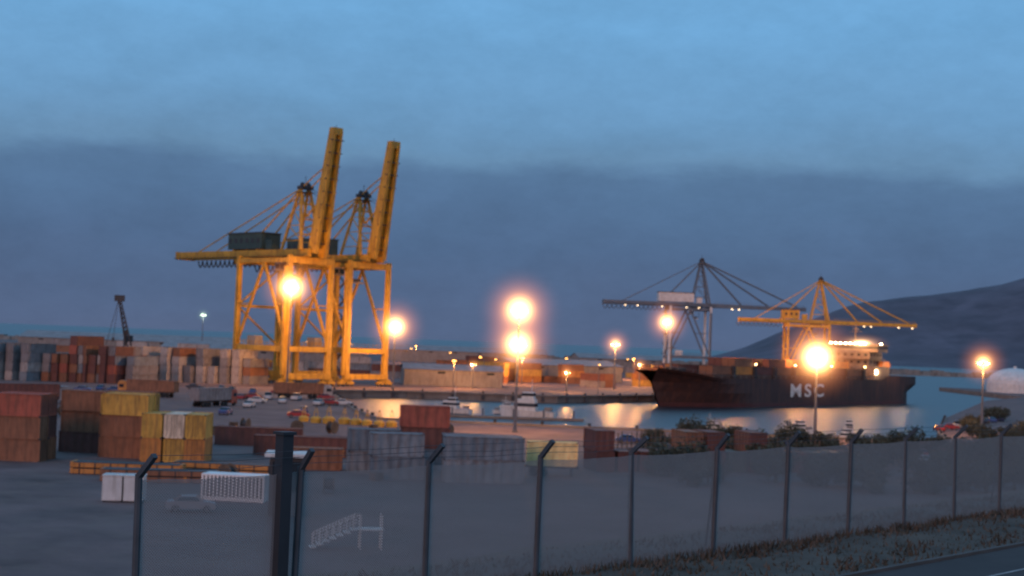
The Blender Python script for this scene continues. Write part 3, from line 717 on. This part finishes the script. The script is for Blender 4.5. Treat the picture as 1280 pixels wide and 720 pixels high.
# ------------------------------------------------------------ boats
def boat(x,y,rz,sc,tall=1.0):
    mb=MB(); secs=[]
    Lb=9.0; nS=11
    for i in range(nS):
        t=i/(nS-1); xx=-Lb/2+Lb*t
        wd=1.5*(1-max(0,(t-.45)/.55)**2.2)*(.88+.12*min(1,t*4)); sh=1.15+.75*t*t
        secs.append([(xx,-wd,sh),(xx-.15*t,-wd*.82,.15),(xx-.5*t,0,-.5),(xx-.15*t,wd*.82,.15),(xx,wd,sh)])
    for i in range(nS-1):
        for j in range(4):
            mb.face([secs[i][j],secs[i+1][j],secs[i+1][j+1],secs[i][j+1]],0 if j in(0,3) else 1)
        mb.face([(secs[i][0][0],secs[i][0][1],secs[i][0][2]-.12),(secs[i][4][0],secs[i][4][1],secs[i][4][2]-.12),(secs[i+1][4][0],secs[i+1][4][1],secs[i+1][4][2]-.12),(secs[i+1][0][0],secs[i+1][0][1],secs[i+1][0][2]-.12)],2)
    mb.face(secs[0],0)
    mb.box((.3,0,2.0),(3.6,2.0,1.7*tall),0,taper=.9); mb.box((.3,0,2.15),(3.5,2.03,.55),3,taper=.97); mb.box((-.1,0,3.0*tall),(2.0,1.6,1.1),0,taper=.88); mb.box((-.1,0,3.15*tall),(1.95,1.62,.45),3)
    mb.cyl((-.6,0,3.4*tall),(-.6,0,6.2),.06,.04,6,0); mb.beam((-.6,-.7,5.0),(-.6,.7,5.0),.05,.05,0)
    for s_ in (-1,1):
        mb.beam((1.8,s_*1.3,2.4),(4.3,s_*.15,2.7),.04,.04,0)
        for k in range(4): mb.beam((1.8+k*.75,s_*(1.3-.33*k),1.5),(1.8+k*.75,s_*(1.3-.33*k),2.5),.04,.04,0)
    mb.box((-3.4,0,1.6),(1.0,1.6,.6),2)
    mb.obj('motor_boat',[M_whitep,mat('boat_bottom',(.05,.08,.2),.5),M_wall,M_glass],(x,y,-2),rz,scale=sc)
boat(-13.5,345,2.8,1.1); boat(4.8,336,2.9,1.5,1.2); boat(0,352,.3,.8); boat(-21,330,1.2,.7)
boat(70,290,.4,.8); boat(60,300,2.8,.7); boat(80,330,1.4,.8); boat(45,310,.2,.7); boat(66,318,2.2,.8)
mb=MB(); mb.box((0,0,.2),(40,2.5,.5),0)
for i in range(6): mb.cyl((-18+i*7.2,1.5,-3),(-18+i*7.2,1.5,2.2),.2,n=8,mi=1)
mb.obj('floating_pontoon',[M_conc,M_galv],(-2,330,-1.9),.1)

# ------------------------------------------------------------ container ship
m_hull = mat('ship_hull_paint', (0.065,0.030,0.024), .65, 0, .3, .12, (.15,.055,.03), .6, streak=True)
m_boot = mat('ship_boot_topping', (0.10,0.03,0.025), .6, 0, .3, .2, (.06,.03,.02), .5)
ship = put('container_ship', None, (46.5,434.8,-2), math.atan2(138,117))
mb=MB(); LS=162; B=12; nS=46; rows=[]
def hb(t,k):
    fwd = .14+.10*(1-k); a=min(1,(t+(.02 if k>.8 else 0))/fwd); a=max(0,a)
    f = 1-(1-a)**(1.6+1.2*k)
    aft = 1 if t<.9 else 1-((t-.9)/.1)**2*(.45 if k<.5 else .12)
    return B*max(0.02,f)*aft
for i in range(nS):
    t=i/(nS-1); zd = 9.2+ (2.8*(1-t/.1)**1.0 if t<.1 else 0)+(1.3 if t>.82 else 0)
    r=[]
    for k,z in ((0,-3),(0.05,0),(.1,1.3),(.45,4.5),(.8,7.5),(1,zd)):
        rake = (1-t)**14 * (-7.0*(z/12))
        r.append((LS*t+rake, hb(t,k), z))
    rows.append(r)
for i in range(nS-1):
    for s_ in (-1,1):
        for j in range(5):
            q=[(a[0],s_*a[1],a[2]) for a in (rows[i][j],rows[i+1][j],rows[i+1][j+1],rows[i][j+1])]
            mb.face(q if s_<0 else q[::-1],1 if j<2 else 0)
    a,c=rows[i][5],rows[i+1][5]
    mb.face([(a[0],-a[1],a[2]-.9),(c[0],-c[1],c[2]-.9),(c[0],c[1],c[2]-.9),(a[0],a[1],a[2]-.9)],2)
r=rows[-1]; mb.face([(p_[0],-p_[1],p_[2]) for p_ in r]+[(p_[0],p_[1],p_[2]) for p_ in r[::-1]],0)
for i in range(nS-1):
    for s_ in (-1,1):
        a,c=rows[i][5],rows[i+1][5]; mb.beam((a[0],s_*(a[1]-.1),a[2]+.9),(c[0],s_*(c[1]-.1),c[2]+.9),.07,.07,3)
        mb.beam((a[0],s_*(a[1]-.1),a[2]),(a[0],s_*(a[1]-.1),a[2]+.9),.07,.07,3)
mb.obj('hull',[m_hull,m_boot,mat('ship_deck',(.10,.05,.035),.8),M_wall],parent=ship)
mb=MB(); NB=8
for i in range(NB):
    x=20+i*13; mb.box((x,0,9.6),(11.4,20,1.4),0); mb.box((x+6.3,0,11),(.8,22,4),1)
    for q in range(6): mb.beam((x+6.3,-10+q*4,9),(x+6.3,-10+q*4,13.5),.2,.2,1)
mb.cyl((6,0,11),(6,0,21),.35,.2,8,2); mb.beam((6,-2,18),(6,2,18),.2,.2,2); mb.box((9,0,11.4),(4,5,1.4),1)
sx_=131
mb.box((sx_,0,11.5),(13,22,5),2); 
for k in range(2): 
    mb.box((sx_,0,15.3+k*2.7),(11-k*.4,17,2.6),2)
    for q in range(6): mb.box((sx_-5.55+k*.2,-7+q*2.8,15.6+k*2.7),(.1,1.1,.9),3)
    for q in range(4): mb.box((sx_-3.8+q*2.5,-8.53,15.6+k*2.7),(1.0,.1,.9),3)
    mb.box((sx_,0,14.05+k*2.7),(13,19,.15),2)
mb.box((sx_-1,0,20.7),(8,23.5,2.5),2); mb.box((sx_-1,0,21.1),(8.1,23.6,1.0),3); mb.box((sx_-1,0,22.1),(8.6,24,.3),2)
mb.cyl((sx_,0,22.2),(sx_,0,30),.4,.2,8,2); mb.beam((sx_,-2.5,27),(sx_,2.5,27),.2,.2,2); mb.box((sx_,0,28),(.3,2.5,.4),2)
mb.box((sx_+11,0,15),(6,6,10),4,taper=.8); mb.box((sx_+11,0,18.2),(5.1,5.2,1.6),5)
for q in (-1,1): mb.cyl((sx_+11,q,20),(sx_+11.6,q,22.0),.5,.5,8,1)
mb.box((sx_+4,-10,15),(7,2.2,2.0),6,taper=.7)
for k in range(NB):
    if k%2: mb.box((20+k*13+6.3,-10.9,13.8),(.5,.5,.4),7)
for q in range(-7,8,2): mb.box((sx_-6.2,q*1.0,22.4),(.6,.7,.5),8)
mb.box((sx_-2,-11.4,22.5),(.8,.6,.5),8)
mb.box((sx_-5,-11.2,12),(.6,.6,1.6),8)
mb.obj('deck_and_superstructure',[mat('hatch_brown',(.12,.05,.03),.7),M_dark,mat('ship_white',(.22,.16,.12),.7,0,.2,.3,(.14,.06,.03),.5,streak=True),M_glass,mat('funnel_yellow',(.4,.25,.06),.5),M_dark,mat('lifeboat_orange',(.6,.2,.05),.5),emat('deck_lamp',(1,.6,.25),14),emat('deck_floodlight',(1,.72,.4),25)],parent=ship)
for i in range(NB):
    for row in range(8):
        hh=random.choice([0,1,1,1,2]) if i>0 else random.choice([0,0,1])
        for k in range(hh):
            put('deck_container',cmesh(random.choice(['brown','maroon','brown','orange','maroon','red']),12.19),(20+i*13,-8.9+row*2.55,10.35+k*2.61),0,ship,scale=(.92,1,1))
for (lx,ly,lz,e,c) in ((sx_-11,-9,24,6500,(1,.45,.16)),(72,-8,17,7500,(1,.40,.10)),(34,-6,17,6500,(1,.40,.10)),(sx_+6,-16,16,2000,(1,.6,.3)),(100,-4,19,8000,(1,.42,.12))):
    l=bpy.data.lights.new('deck_light','POINT'); l.energy=e; l.color=c; l.shadow_soft_size=.5; put('deck_light',l,(lx,ly,lz),parent=ship)
hz=bloom_mat('bloom_glow_ship',.9,7,9,(1,.42,.16),(1,.65,.3))  # added glow volumes imitating lens bloom at the deck floodlights
put('bloom_glow',sphere_mesh('bloom_glow',hz),(sx_-5,-5,22.5),parent=ship,scale=(8,14,5))
put('bloom_glow',sphere_mesh('bloom_glow',hz),(sx_-5,-11.5,12),parent=ship,scale=(4,4,5))
cu=bpy.data.curves.new('hull_lettering','FONT'); cu.body='MSC'; cu.size=6.0; cu.extrude=.02; cu.space_character=1.35; cu.align_x='CENTER'; cu.offset=.14
to=put('hull_lettering',cu,(72,-12.12,3.3),parent=ship); to.rotation_euler=(math.radians(90),0,0); to.scale=(1.75,1,1)
cu.materials.append(mat('letter_white',(.85,.72,.62),.5,0,.25,.6))

# ------------------------------------------------------------ storage dome, breakwater, hill
mb=MB(); mb.cyl((0,0,0),(0,0,4.5),13.5,13.5,32,0); mb.dome((0,0,4.5),13.5,8,mi=0)
for k in range(16):
    a=k*math.pi/8; mb.beam((13.55*math.cos(a),13.55*math.sin(a),0),(13.55*math.cos(a),13.55*math.sin(a),4.5),.25,.25,0)
mb.cyl((0,0,12.4),(0,0,13.5),.8,.8,10,0)
mb.obj('storage_dome',[M_whitep],(258,718,0))
mb=MB(); 
x=-900
while x<500:
    h=random.uniform(4,6.5); d=random.uniform(5,9); mb.box((x,1440+random.uniform(-3,3)+x*-.02,h/2-2.2),(9,12+d,h),0,random.uniform(-.3,.3),taper=.6); x+=6
mb.obj('breakwater',[M_conc])
m_hill=mat('hazy_hill_scrub',(.092,.085,.11),.95,0,.35,.006,(.055,.055,.075),.7)  # distance haze is put into these bluish base colours
prof=[(500,0),(580,30),(660,70),(740,104),(850,138),(1030,172),(1160,204),(1300,243),(1500,285),(1900,350),(2600,440),(3600,390),(4400,0)]
def ridgeh(X):
    for (a,ha),(b_,hb_) in zip(prof,prof[1:]):
        if a<=X<=b_: 
            k=(X-a)/(b_-a); return ha+(hb_-ha)*k
    return 0
mb=MB(); nx,ny=132,30
for j in range(ny):
    for i in range(nx):
        X=480+i*30; Y=2750+j*60; r_=min(1,j/13) if j<=13 else max(0,1-(j-13)/16)
        Xe = X*(3530/ max(Y,3530))
        r_=r_*r_*(3-2*r_)*.5+r_*.5
        hn=mathutils.noise.noise(Vector((X*.003,Y*.003,1)))*16+mathutils.noise.noise(Vector((X*.011,Y*.011,4)))*6+mathutils.noise.noise(Vector((X*.03,Y*.03,4)))*2.5
        z=-4+(ridgeh(Xe)+hn*min(1,ridgeh(Xe)/60))*r_
        mb.v.append((X,Y,z))
for j in range(ny-1):
    for i in range(nx-1):
        a=j*nx+i; mb.f.append((a,a+1,a+nx+1,a+nx)); mb.m.append(0)
ho=mb.obj('hill',[m_hill])
for p_ in ho.data.polygons: p_.use_smooth=True

# ------------------------------------------------------------ shrubs and trees
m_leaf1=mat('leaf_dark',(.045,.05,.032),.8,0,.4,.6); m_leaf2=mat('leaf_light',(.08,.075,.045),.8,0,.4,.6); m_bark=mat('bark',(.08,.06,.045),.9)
def treemesh(seed,R,Hh,nl=1900):
    rnd=random.Random(seed); mb=MB()
    mb.cyl((0,0,-.3),(.1,.1,Hh*.4),.16,.1,7,2)
    lumps=[]
    for k in range(9):
        a=rnd.uniform(0,6.28); rr=rnd.uniform(.2,.9)*R; c=Vector((rr*math.cos(a),rr*math.sin(a),Hh*rnd.uniform(.2,.8)))
        lumps.append((c,rnd.uniform(.28,.5)*R)); mb.cyl((.1,.1,Hh*.2),tuple(c),.07,.02,5,2)
    for i in range(nl):
        c,r=rnd.choice(lumps); v=Vector((rnd.gauss(0,1),rnd.gauss(0,1),rnd.gauss(0,.8))).normalized()*r*rnd.uniform(.4,1.15)
        p_=c+v
        if p_.z<.1: p_.z=.1+rnd.random()*.5
        s=rnd.uniform(.1,.26); a=Vector((rnd.uniform(-1,1),rnd.uniform(-1,1),rnd.uniform(-1,1))).normalized()*s; b_=a.cross(Vector((rnd.uniform(-1,1),rnd.uniform(-1,1),rnd.uniform(-1,1)))).normalized()*s*.7
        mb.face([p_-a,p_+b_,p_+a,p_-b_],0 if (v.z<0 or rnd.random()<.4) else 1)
    return mb.mesh('shrub_mesh',[m_leaf1,m_leaf2,m_bark])
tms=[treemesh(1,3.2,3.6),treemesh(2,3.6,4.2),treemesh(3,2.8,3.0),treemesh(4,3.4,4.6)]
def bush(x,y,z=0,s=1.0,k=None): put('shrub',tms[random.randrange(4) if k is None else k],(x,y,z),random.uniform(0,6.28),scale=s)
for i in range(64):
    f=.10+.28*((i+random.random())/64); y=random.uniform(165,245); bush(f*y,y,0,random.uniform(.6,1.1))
for i in range(22):
    f=random.uniform(.30,.37); y=random.uniform(250,420)
    if f*y> 92+ (y-300)*.33+4: bush(f*y,y,0,random.uniform(.7,1.0))
mb=MB()
for i in range(50):
    mb.cyl((i*.7,0,0),(i*.7+random.uniform(-.1,.1),0,random.uniform(3.0,4.2)),.11,.08,6,0)
mb.beam((0,0,1.0),(34,0,1.0),.08,.12,0); mb.beam((0,0,2.1),(34,0,2.1),.08,.12,0)
mb.obj('palisade_fence',[mat('weathered_timber',(.14,.09,.06),.9,0,.4,1)],(12,205,0),.08)

# ------------------------------------------------------------ camera
cd=bpy.data.cameras.new('camera'); co=put('camera',cd); scene.camera=co
cd.lens=36*1758/1280; cd.sensor_width=36; cd.clip_start=.5; cd.clip_end=60000
co.matrix_world = Matrix.Translation((0,0,16)) @ Matrix.Rotation(math.radians(92.2),4,'X') @ Matrix.Rotation(math.radians(2.2),4,'Z')
cd.dof.use_dof=True; cd.dof.focus_distance=14; cd.dof.aperture_fstop=1.9
